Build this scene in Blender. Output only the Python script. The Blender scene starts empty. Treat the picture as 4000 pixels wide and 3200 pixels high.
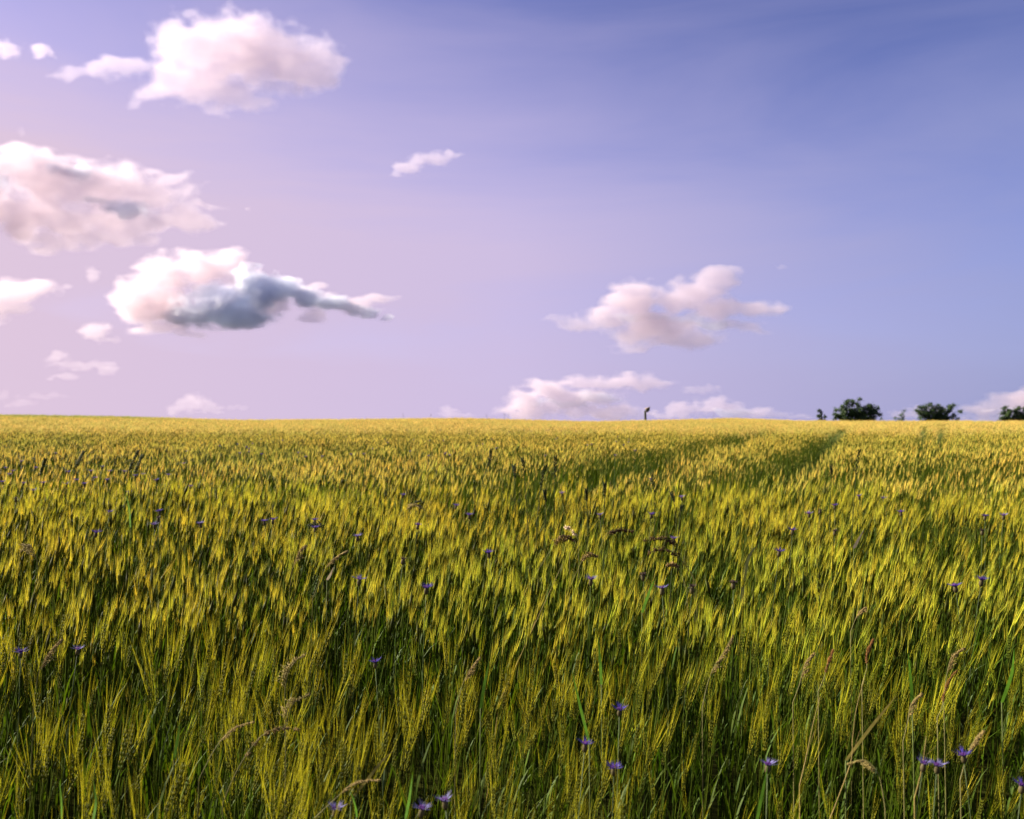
import bpy, math, random
import numpy as np
from mathutils import Vector, Matrix

S = bpy.context.scene
COL = S.collection
R = math.radians
rng = np.random.default_rng(7)
random.seed(7)

# ------------------------------------------------------------------ camera, sky, sun
CAMZ = 1.5
cam = bpy.data.cameras.new("camera"); camo = bpy.data.objects.new("camera", cam); COL.objects.link(camo); S.camera = camo
cam.lens = 35; cam.sensor_width = 36; cam.clip_start = 0.05; cam.clip_end = 60000
camo.location = (0, 0, CAMZ); camo.rotation_euler = (R(90.45), 0, 0)
cam.dof.use_dof = True; cam.dof.focus_distance = 3.5; cam.dof.aperture_fstop = 5.6

SUN_AZ, SUN_EL = 74, 29            # degrees to the left of the view, degrees up
w = bpy.data.worlds.new("World"); S.world = w; w.use_nodes = True
nt = w.node_tree; bg = nt.nodes['Background']
sk = nt.nodes.new('ShaderNodeTexSky'); sk.sky_type = 'NISHITA'; sk.sun_disc = False
sk.sun_elevation = R(SUN_EL); sk.sun_rotation = R(-SUN_AZ)
sk.air_density = 0.6; sk.dust_density = 1.0; sk.ozone_density = 2.0; sk.altitude = 0
gm = nt.nodes.new('ShaderNodeGamma'); gm.inputs[1].default_value = 1.3
tn = nt.nodes.new('ShaderNodeMix'); tn.data_type = 'RGBA'; tn.blend_type = 'MULTIPLY'; tn.inputs[0].default_value = 1
tn.inputs[7].default_value = (0.96, 0.73, 0.93, 1)   # lilac cast of the air
nt.links.new(sk.outputs[0], gm.inputs[0]); nt.links.new(gm.outputs[0], tn.inputs[6]); 
# lilac haze low in the sky, pinker on the sun's side
tcw = nt.nodes.new('ShaderNodeTexCoord'); sx = nt.nodes.new('ShaderNodeSeparateXYZ'); nt.links.new(tcw.outputs['Generated'], sx.inputs[0])
hx = nt.nodes.new('ShaderNodeValToRGB'); e = hx.color_ramp.elements
mrx = nt.nodes.new('ShaderNodeMapRange'); mrx.inputs[1].default_value = -.5; mrx.inputs[2].default_value = .5; nt.links.new(sx.outputs[0], mrx.inputs[0]); nt.links.new(mrx.outputs[0], hx.inputs[0])
e[0].color = (.73, .565, .71, 1); e[1].color = (.31, .34, .60, 1); m_ = e.new(.5); m_.color = (.60, .505, .74, 1)
hz = nt.nodes.new('ShaderNodeValToRGB'); nt.links.new(sx.outputs[2], hz.inputs[0]); e = hz.color_ramp.elements
e[0].color = (.95,) * 3 + (1,); e[0].position = .0; e[1].color = (0, 0, 0, 1); e[1].position = .42; m_ = e.new(.2); m_.color = (.55, .55, .55, 1)
hs = nt.nodes.new('ShaderNodeVectorMath'); hs.operation = 'SCALE'; hs.inputs[3].default_value = 1.03 / (.0445 * 2 ** 1.55); nt.links.new(hx.outputs[0], hs.inputs[0])
hm = nt.nodes.new('ShaderNodeMix'); hm.data_type = 'RGBA'; mrl = nt.nodes.new('ShaderNodeMapRange'); mrl.inputs[1].default_value = .30; mrl.inputs[2].default_value = -.5; mrl.inputs[4].default_value = .55; nt.links.new(sx.outputs[0], mrl.inputs[0])
had = nt.nodes.new('ShaderNodeMath'); had.operation = 'ADD'; had.use_clamp = True; mrz = nt.nodes.new('ShaderNodeMapRange'); mrz.inputs[1].default_value = .56; mrz.inputs[2].default_value = .24; nt.links.new(sx.outputs[2], mrz.inputs[0])
mlz = nt.nodes.new('ShaderNodeMath'); mlz.operation = 'MULTIPLY'; nt.links.new(mrl.outputs[0], mlz.inputs[0]); nt.links.new(mrz.outputs[0], mlz.inputs[1])
nt.links.new(hz.outputs[0], had.inputs[0]); nt.links.new(mlz.outputs[0], had.inputs[1])
vt = nt.nodes.new('ShaderNodeMapping'); vt.inputs['Rotation'].default_value = (0, R(18), R(10)); vt.inputs['Scale'].default_value = (1.1, 2.0, 6.0); nt.links.new(tcw.outputs['Generated'], vt.inputs[0])
sn = nt.nodes.new('ShaderNodeTexNoise'); sn.inputs['Scale'].default_value = 1.6; sn.inputs['Detail'].default_value = 5; sn.inputs['Roughness'].default_value = .55; sn.inputs['Distortion'].default_value = .4; nt.links.new(vt.outputs[0], sn.inputs['Vector'])
sm = nt.nodes.new('ShaderNodeMapRange'); sm.inputs[1].default_value = .32; sm.inputs[2].default_value = .68; sm.inputs[3].default_value = -.13; sm.inputs[4].default_value = .17; nt.links.new(sn.outputs[0], sm.inputs[0])
hb = nt.nodes.new('ShaderNodeMath'); hb.operation = 'ADD'; hb.use_clamp = True; nt.links.new(had.outputs[0], hb.inputs[0]); nt.links.new(sm.outputs[0], hb.inputs[1])
nt.links.new(hb.outputs[0], hm.inputs[0]); nt.links.new(tn.outputs[2], hm.inputs[6]); nt.links.new(hs.outputs[0], hm.inputs[7])
nt.links.new(hm.outputs[2], bg.inputs[0])
bg.inputs[1].default_value = 0.0445

sun = bpy.data.lights.new("sun", 'SUN'); suno = bpy.data.objects.new("sun", sun); COL.objects.link(suno)
sun.energy = 5.0; sun.angle = R(0.55); sun.color = (1.0, 0.88, 0.76)
sd = Vector((-math.sin(R(SUN_AZ)) * math.cos(R(SUN_EL)), math.cos(R(SUN_AZ)) * math.cos(R(SUN_EL)), math.sin(R(SUN_EL))))
suno.rotation_euler = sd.to_track_quat('Z', 'Y').to_euler()
S.view_settings.view_transform = 'Standard'; S.view_settings.look = 'None'
S.view_settings.exposure = 1.55; S.view_settings.gamma = 1.0; S.view_settings.use_curve_mapping = False
S.cycles.volume_bounces = 32; S.cycles.max_bounces = 32; S.cycles.transparent_max_bounces = 160
S.cycles.use_denoising = True
S.cycles.sample_clamp_indirect = 2.0

# ------------------------------------------------------------------ helpers
F = 2096.0; CX = 1078.0; HY = 879.0      # the photograph measured at 2156 pixels across
def at(x, y, d):
    "point of the place seen at pixel x, y, at distance d along the view"
    return Vector(((x - CX) / F * d, d, CAMZ + (HY - y) / F * d))

_D = np.array([0, 1, 2, 3.5, 5, 8, 15, 30, 45, 60, 80, 100, 115, 125, 135, 160, 220, 500, 2000, 9000], float)
_P = np.array([.82, .77, .70, .62, .575, .55, .55, .55, .535, .50, .43, .37, .345, .38, .60, 1.5, 4, 14, 60, 200], float)
_dd = np.concatenate([np.arange(0, 140, .5), np.arange(140, 9000, 20)])
_pp = np.interp(_dd, _D, _P)
for _ in range(3):
    k = np.array([.25, .5, .25]); _pp[1:-1] = np.convolve(_pp, k, 'valid')
CROP_H = 0.90
def smooth(a, b, x):
    t = np.clip((x - a) / (b - a), 0, 1); return t * t * (3 - 2 * t)
_rx = np.array([-.8, -.514, -.395, -.276, -.05, .08, .225, .297, .51, .8])
_ry = np.array([13, 11, 8, 0, 4, -3, 4, -2, -3, -3]) / F
def vnoise(x, y, sc, seed):
    g = np.random.default_rng(seed).random((128, 128))
    x = np.asarray(x) / sc; y = np.asarray(y) / sc
    xi = np.floor(x).astype(int); yi = np.floor(y).astype(int); fx = x - xi; fy = y - yi
    fx = fx * fx * (3 - 2 * fx); fy = fy * fy * (3 - 2 * fy)
    a = g[xi % 128, yi % 128]; b = g[(xi + 1) % 128, yi % 128]; c = g[xi % 128, (yi + 1) % 128]; d = g[(xi + 1) % 128, (yi + 1) % 128]
    return (a * (1 - fx) + b * fx) * (1 - fy) + (c * (1 - fx) + d * fx) * fy
def crop_top(x, d):
    x = np.asarray(x, float); d = np.asarray(d, float)
    z = CAMZ - np.interp(d, _dd, _pp)
    z = z + np.interp(x / np.maximum(d, 1), _rx, _ry) * d * smooth(25, 100, d) * (1 - smooth(140, 400, d))
    return z
def ground(x, d):
    return crop_top(x, d) - CROP_H

def solve_d(x, y, up=0.0):
    "distance at which the sight line through pixel y meets the crop tops raised by up"
    ds = np.concatenate([np.arange(1.2, 30, .02), np.arange(30, 118, .1)])
    z = crop_top((x - CX) / F * ds, ds) + up
    ray = CAMZ + (HY - y) / F * ds
    i = np.argmax(ray <= z); return float(ds[i]) if (ray <= z).any() else 110.0

def mesh_np(name, V, T, C=None):
    me = bpy.data.meshes.new(name)
    V = np.asarray(V, np.float32); T = np.asarray(T, np.int32)
    n = T.shape[1]
    me.vertices.add(len(V)); me.vertices.foreach_set('co', V.ravel())
    me.loops.add(T.size); me.loops.foreach_set('vertex_index', T.ravel())
    me.polygons.add(len(T)); me.polygons.foreach_set('loop_start', np.arange(0, T.size, n, dtype=np.int32))
    me.update(calc_edges=True)
    if C is not None:
        a = me.color_attributes.new('Col', 'FLOAT_COLOR', 'POINT')
        c4 = np.ones((len(V), 4), np.float32); c4[:, :3] = C; a.data.foreach_set('color', c4.ravel())
    return me
def link(name, me, mat, parent=None):
    o = bpy.data.objects.new(name, me); COL.objects.link(o)
    if mat is not None and not me.materials: me.materials.append(mat)
    if parent is not None: o.parent = parent
    return o
def tag(o, label=None, cat=None, group=None, kind=None):
    if label: o['label'] = label
    if cat: o['category'] = cat
    if group: o['group'] = group
    if kind or cat: o['kind'] = kind or 'thing'
    return o
def empty(name, loc):
    o = bpy.data.objects.new(name, None); COL.objects.link(o); o.location = loc; o.empty_display_size = .1; return o

class MB:
    "collects triangles with a colour at each vertex"
    def __init__(s): s.V = []; s.T = []; s.C = []; s.n = 0
    def add(s, V, T, c):
        V = np.asarray(V, float); s.V.append(V); s.T.append(np.asarray(T, int) + s.n)
        s.C.append(np.broadcast_to(np.asarray(c, float), (len(V), 3))); s.n += len(V)
    def tube(s, P, r, c, sides=4, cap=True):
        P = [Vector(p) for p in P]; n = len(P); V = []
        rr = r if hasattr(r, '__len__') else [r] * n
        for i, p in enumerate(P):
            t = (P[min(i + 1, n - 1)] - P[max(i - 1, 0)]).normalized()
            a = t.cross(Vector((0.31, .95, 0.05))); a.normalize(); b = t.cross(a)
            for k in range(sides):
                th = 2 * math.pi * k / sides; V.append(p + (a * math.cos(th) + b * math.sin(th)) * rr[i])
        T = []
        for i in range(n - 1):
            for k in range(sides):
                k2 = (k + 1) % sides; A = i * sides + k; B = i * sides + k2; D = A + sides; E = B + sides
                T += [(A, B, E), (A, E, D)]
        if cap and sides > 2:
            for k in range(1, sides - 1): T += [(0, k + 1, k), ((n - 1) * sides, (n - 1) * sides + k, (n - 1) * sides + k + 1)]
        s.add([tuple(v) for v in V], T, c)
    def ribbon(s, P, wd, side, c):
        P = [Vector(p) for p in P]; side = Vector(side); V = []; n = len(P)
        for i, p in enumerate(P):
            ww = wd[i]; V += [p - side * ww / 2, p + side * ww / 2]
        T = []
        for i in range(n - 1):
            T += [(2 * i, 2 * i + 1, 2 * i + 3), (2 * i, 2 * i + 3, 2 * i + 2)]
        s.add([tuple(v) for v in V], T, c)
    def grain(s, p, dr, L, r, c, flat=.7):
        "pointed grain or spikelet from p along dr"
        p = Vector(p); dr = Vector(dr).normalized(); a = dr.orthogonal().normalized(); b = dr.cross(a) * flat
        m = p + dr * L * .42
        V = [p, m + a * r, m + b * r, m - a * r, m - b * r, p + dr * L]
        T = [(0, 2, 1), (0, 3, 2), (0, 4, 3), (0, 1, 4), (5, 1, 2), (5, 2, 3), (5, 3, 4), (5, 4, 1)]
        s.add([tuple(v) for v in V], T, c)
    def box(s, c0, half, col, rot=None):
        M = rot if rot is not None else Matrix.Identity(3); c0 = Vector(c0)
        V = [c0 + M @ Vector((sx * half[0], sy * half[1], sz * half[2])) for sx in (-1, 1) for sy in (-1, 1) for sz in (-1, 1)]
        q = [(0, 1, 3, 2), (4, 6, 7, 5), (0, 4, 5, 1), (2, 3, 7, 6), (0, 2, 6, 4), (1, 5, 7, 3)]
        s.add([tuple(v) for v in V], [t for f in q for t in ((f[0], f[1], f[2]), (f[0], f[2], f[3]))], col)
    def arrays(s): return np.concatenate(s.V), np.concatenate(s.T), np.concatenate(s.C)
    def mesh(s, name): return mesh_np(name, *s.arrays())
    def build(s, name, mat, parent=None): return link(name, s.mesh(name), mat, parent)

# ------------------------------------------------------------------ materials
def plant_mat(name, transl=0.35, rough=.5, spec=.35, vary=.25, vscale=60):
    m = bpy.data.materials.new(name); m.use_nodes = True; t = m.node_tree; N = t.nodes; L = t.links; N.clear()
    out = N.new('ShaderNodeOutputMaterial'); at_ = N.new('ShaderNodeAttribute'); at_.attribute_name = 'Col'
    nz = N.new('ShaderNodeTexNoise'); nz.inputs['Scale'].default_value = vscale; nz.inputs['Detail'].default_value = 2
    tc = N.new('ShaderNodeTexCoord'); L.new(tc.outputs['Object'], nz.inputs['Vector'])
    mr = N.new('ShaderNodeMapRange'); mr.inputs[1].default_value = .3; mr.inputs[2].default_value = .7
    mr.inputs[3].default_value = 1 - vary; mr.inputs[4].default_value = 1 + vary; L.new(nz.outputs[0], mr.inputs[0])
    mx = N.new('ShaderNodeMix'); mx.data_type = 'RGBA'; mx.blend_type = 'MULTIPLY'; mx.inputs[0].default_value = 1
    L.new(at_.outputs['Color'], mx.inputs[6]); L.new(mr.outputs[0], mx.inputs[7])
    pr = N.new('ShaderNodeBsdfPrincipled'); pr.inputs['Roughness'].default_value = rough; pr.inputs['Specular IOR Level'].default_value = spec
    L.new(mx.outputs[2], pr.inputs['Base Color'])
    tr = N.new('ShaderNodeBsdfTranslucent'); L.new(mx.outputs[2], tr.inputs[0])
    ms = N.new('ShaderNodeMixShader'); ms.inputs[0].default_value = transl
    L.new(pr.outputs[0], ms.inputs[1]); L.new(tr.outputs[0], ms.inputs[2]); L.new(ms.outputs[0], out.inputs[0])
    return m
M_CROP = plant_mat('barley', .35, .6, .14)
M_PLANT = plant_mat('plant_tissue', .3, .6, .15)
M_PETAL = plant_mat('cornflower_petal', .35, .6, .2)
M_LEAF = plant_mat('shrub_leaf', .15, .55, .3, .3, 3)
M_WOOD = plant_mat('weathered_wood', 0.0, .8, .2, .35, 12)

def soil_mat():
    m = bpy.data.materials.new('field_soil'); m.use_nodes = True; t = m.node_tree; N = t.nodes; L = t.links
    pr = N['Principled BSDF']; pr.inputs['Roughness'].default_value = .95; pr.inputs['Specular IOR Level'].default_value = 0
    nz = N.new('ShaderNodeTexNoise'); nz.inputs['Scale'].default_value = 6; nz.inputs['Detail'].default_value = 8
    tc = N.new('ShaderNodeTexCoord'); L.new(tc.outputs['Object'], nz.inputs['Vector'])
    cr = N.new('ShaderNodeValToRGB'); cr.color_ramp.elements[0].color = (.012, .014, .003, 1); cr.color_ramp.elements[1].color = (.035, .040, .008, 1)
    cr.color_ramp.elements[0].position = .35; cr.color_ramp.elements[1].position = .7
    L.new(nz.outputs[0], cr.inputs[0]); L.new(cr.outputs[0], pr.inputs['Base Color'])
    bp = N.new('ShaderNodeBump'); bp.inputs['Strength'].default_value = .6; L.new(nz.outputs[0], bp.inputs['Height']); L.new(bp.outputs[0], pr.inputs['Normal'])
    return m
M_SOIL = soil_mat()

# ------------------------------------------------------------------ ground sheet to the horizon
ys = np.concatenate([np.arange(-40, 0, 4), np.arange(0, 20, .5), np.arange(20, 160, 2), np.arange(160, 500, 20), np.geomspace(500, 8000, 16)])
us = np.linspace(-1, 1, 121)
gy, gu = np.meshgrid(ys, us, indexing='ij')
gx = gu * (60 + np.abs(gy) * 1.2)
gz = ground(gx, np.maximum(gy, 0)) + (vnoise(gx, gy, .9, 3) - .5) * .04
n1, n2 = gy.shape
idx = np.arange(n1 * n2).reshape(n1, n2)
Q = np.stack([idx[:-1, :-1], idx[:-1, 1:], idx[1:, 1:], idx[1:, :-1]], -1).reshape(-1, 4)
go = link('ground', mesh_np('ground', np.stack([gx, gy, gz], -1).reshape(-1, 3), Q), M_SOIL)
tag(go, kind='structure'); go.data.polygons.foreach_set('use_smooth', np.ones(len(go.data.polygons), bool))

# ------------------------------------------------------------------ placed plants (data first: the crop parts where they stand)
# cornflowers: x, y, style, label ; style: b blue, p pale, d dark withered
FL_GROUP = 'cornflowers among the barley'
FLOWERS = [
 (1232, 1562, 'b', 'deep blue cornflower in the dark gap, upper left of a close pair below the middle'),
 (1292, 1612, 'b', 'deep blue cornflower in the dark gap, lower right of a close pair below the middle'),
 (2025, 1585, 'b', 'large ragged violet blue cornflower in the bottom right, beside a bare yellow straw'),
 (2149, 1648, 'b', 'violet cornflower cut off by the right edge near the bottom'),
 (1615, 1605, 'p', 'small half hidden lilac cornflower low down between two gaps'),
 (1943, 1603, 'p', 'pale cornflower just to one side of the bare yellow straw, left of the straw'),
 (1971, 1607, 'p', 'pale cornflower between the bare yellow straw and the large ragged violet one'),
 (790, 1391, 'b', 'bright violet cornflower alone above a dark gap, beside pale nodding grass'),
 (46, 1370, 'b', 'dark violet cornflower low in the shade, nearest to the left edge'),
 (166, 1364, 'p', 'pale grey blue cornflower in the shaded crop, right neighbour of a dark violet one'),
 (1304, 1490, 'b', 'violet cornflower with few petals between tall awns, above the close pair'),
 (708, 1697, 'p', 'washed out pale cornflower near the bottom edge under a bent grass head'),
 (890, 1697, 'p', 'blurred pale cornflower near the bottom edge, half behind awns'),
 (936, 1680, 'p', 'tiny lilac cornflower near the bottom edge, right of the blurred pale one'),
 (898, 1240, 'b', 'dark indigo cornflower seen from the front in the dense mid crop'),
 (757, 1222, 'p', 'wide grey blue cornflower with spread petals, left of a dark indigo one'),
 (1029, 1166, 'b', 'small tilted blue cornflower left of the arching brown grass heads'),
 (1244, 1222, 'p', 'pale violet cornflower below the small tan arched grass head'),
 (1393, 1241, 'p', 'flat lilac cornflower below the double arching brown grass heads'),
 (1457, 1238, 'd', 'ragged grey withered cornflower right of a flat lilac one'),
 (1640, 1163, 'b', 'deep violet cornflower with upright petals right of the arching brown heads'),
 (2065, 1223, 'b', 'vivid violet cornflower with two spread petals near the right edge'),
 (2010, 1236, 'b', 'thin violet cornflower left of the vivid one near the right edge'),
 (1668, 1118, 'b', 'cup shaped violet cornflower standing above golden awns right of centre'),
 (1371, 1085, 'b', 'flat topped blue cornflower on a tall bare stem against golden barley'),
 (1757, 1120, 'd', 'dark withered cornflower head on a stem, upper of two right of the cup shaped one'),
 (1757, 1066, 'b', 'small flat blue cornflower above the dark withered heads'),
 (1703, 1083, 'p', 'faint speck of a lilac cornflower left of two small dark heads'),
 (1726, 1076, 'd', 'narrow dark cornflower bud between a lilac speck and a small blue head'),
 (1808, 1046, 'p', 'pale cornflower touching the tallest thin grass stalk on the right'),
 (1861, 1051, 'b', 'small dark blue cornflower right of the tallest thin grass stalk'),
 (1896, 1080, 'b', 'two lobed violet cornflower standing alone above golden awns on the right'),
 (2073, 1088, 'b', 'flat dark blue cornflower in the golden strip near the right edge'),
 (2112, 1087, 'p', 'pale smear of a cornflower next to a flat dark blue one by the right edge'),
 (2067, 1119, 'd', 'brown withered cornflower below a flat dark blue one by the right edge'),
 (960, 1066, 'b', 'small upright blue cornflower beside the curved dark grass in mid field'),
 (988, 1086, 'b', 'flat blue cornflower right of the curved dark grass in mid field'),
 (880, 1107, 'b', 'blue cornflower beneath the hanging curve of dark grass in mid field'),
 (849, 1179, 'd', 'brown withered cornflower on a pale green stem, left of centre'),
 (663, 1097, 'b', 'dark blue cornflower left of a drooping dark panicle, upper of two'),
 (664, 1113, 'b', 'dark blue cornflower left of a drooping dark panicle, lower of two'),
 (575, 1096, 'b', 'dark cornflower, right one of a touching pair in the left half'),
 (557, 1099, 'b', 'dark cornflower, left one of a touching pair in the left half'),
 (753, 1131, 'p', 'dull grey blue cornflower leaning under a curved blade, left of centre'),
 (848, 1044, 'b', 'tiny cornflower in front of golden barley, left of the curved dark grass'),
 (336, 1078, 'b', 'purple cornflower, topmost of a small cluster on the left'),
 (334, 1092, 'd', 'dark seed head directly under the purple cornflower on the left'),
 (326, 1106, 'p', 'pale mauve cornflower, lowest of a small cluster on the left'),
 (422, 1104, 'p', 'grey mauve cornflower alone right of the small cluster on the left'),
 (231, 1080, 'b', 'dark violet cornflower beside tall green blades on the left'),
 (203, 1123, 'b', 'blackish violet cornflower below tall green blades on the left'),
 (271, 1038, 'b', 'broad purple cornflower under the tall dark grass on the left'),
 (401, 1025, 'b', 'single small cornflower far right of the broad purple one'),
 (34, 1051, 'd', 'dark shrivelled cornflower close to the left edge'),
 (50, 1019, 'b', 'wide dark purple cornflower near the left edge'),
 (92, 1018, 'b', 'wide dark purple cornflower second from the left edge'),
 (27, 993, 'b', 'dark blue cornflower, lower of two at the upper left edge of the field'),
 (12, 986, 'b', 'dark blue cornflower, upper of two at the upper left edge of the field'),
 (1183, 1040, 'b', 'small blue cornflower between two tall green grass spikes'),
 (1370, 1010, 'b', 'small blue cornflower touching the tip of the tallest grass spike in the middle'),
 (1435, 1048, 'p', 'faint flat cornflower right of the tall grass spikes'),
 (1418, 1136, 'p', 'pale cornflower at the right end of the double arching brown heads'),
 (1353, 1212, 'd', 'brown dried cornflower head standing alone beneath the arching brown grass'),
 (1543, 1229, 'd', 'round brown dried cornflower head beside a dark twisted leaf'),
 (1263, 1086, 'p', 'dull cornflower behind dark ears right of the white arched grass'),
]
SMALL = [(178,1020),(192,993),(232,993),(200,1008),(226,1012),(262,994),(302,1000),(355,1001),(285,1003),(145,995),(75,986),(46,972),(118,955),
 (70,1034),(20,1000),(160,1012),(215,984),(330,1012),(394,951),(462,940),(500,936),(386,977),(6,1016),(139,1021),(505,955),(519,942)]
for i in range(70):      # far specks in the long band below the ridge
    SMALL.append((rng.uniform(520, 1340), 894 + 75 * rng.random() ** 1.3))
for i in range(26): SMALL.append((rng.uniform(1030, 1320), 889 + 20 * rng.random()))

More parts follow.
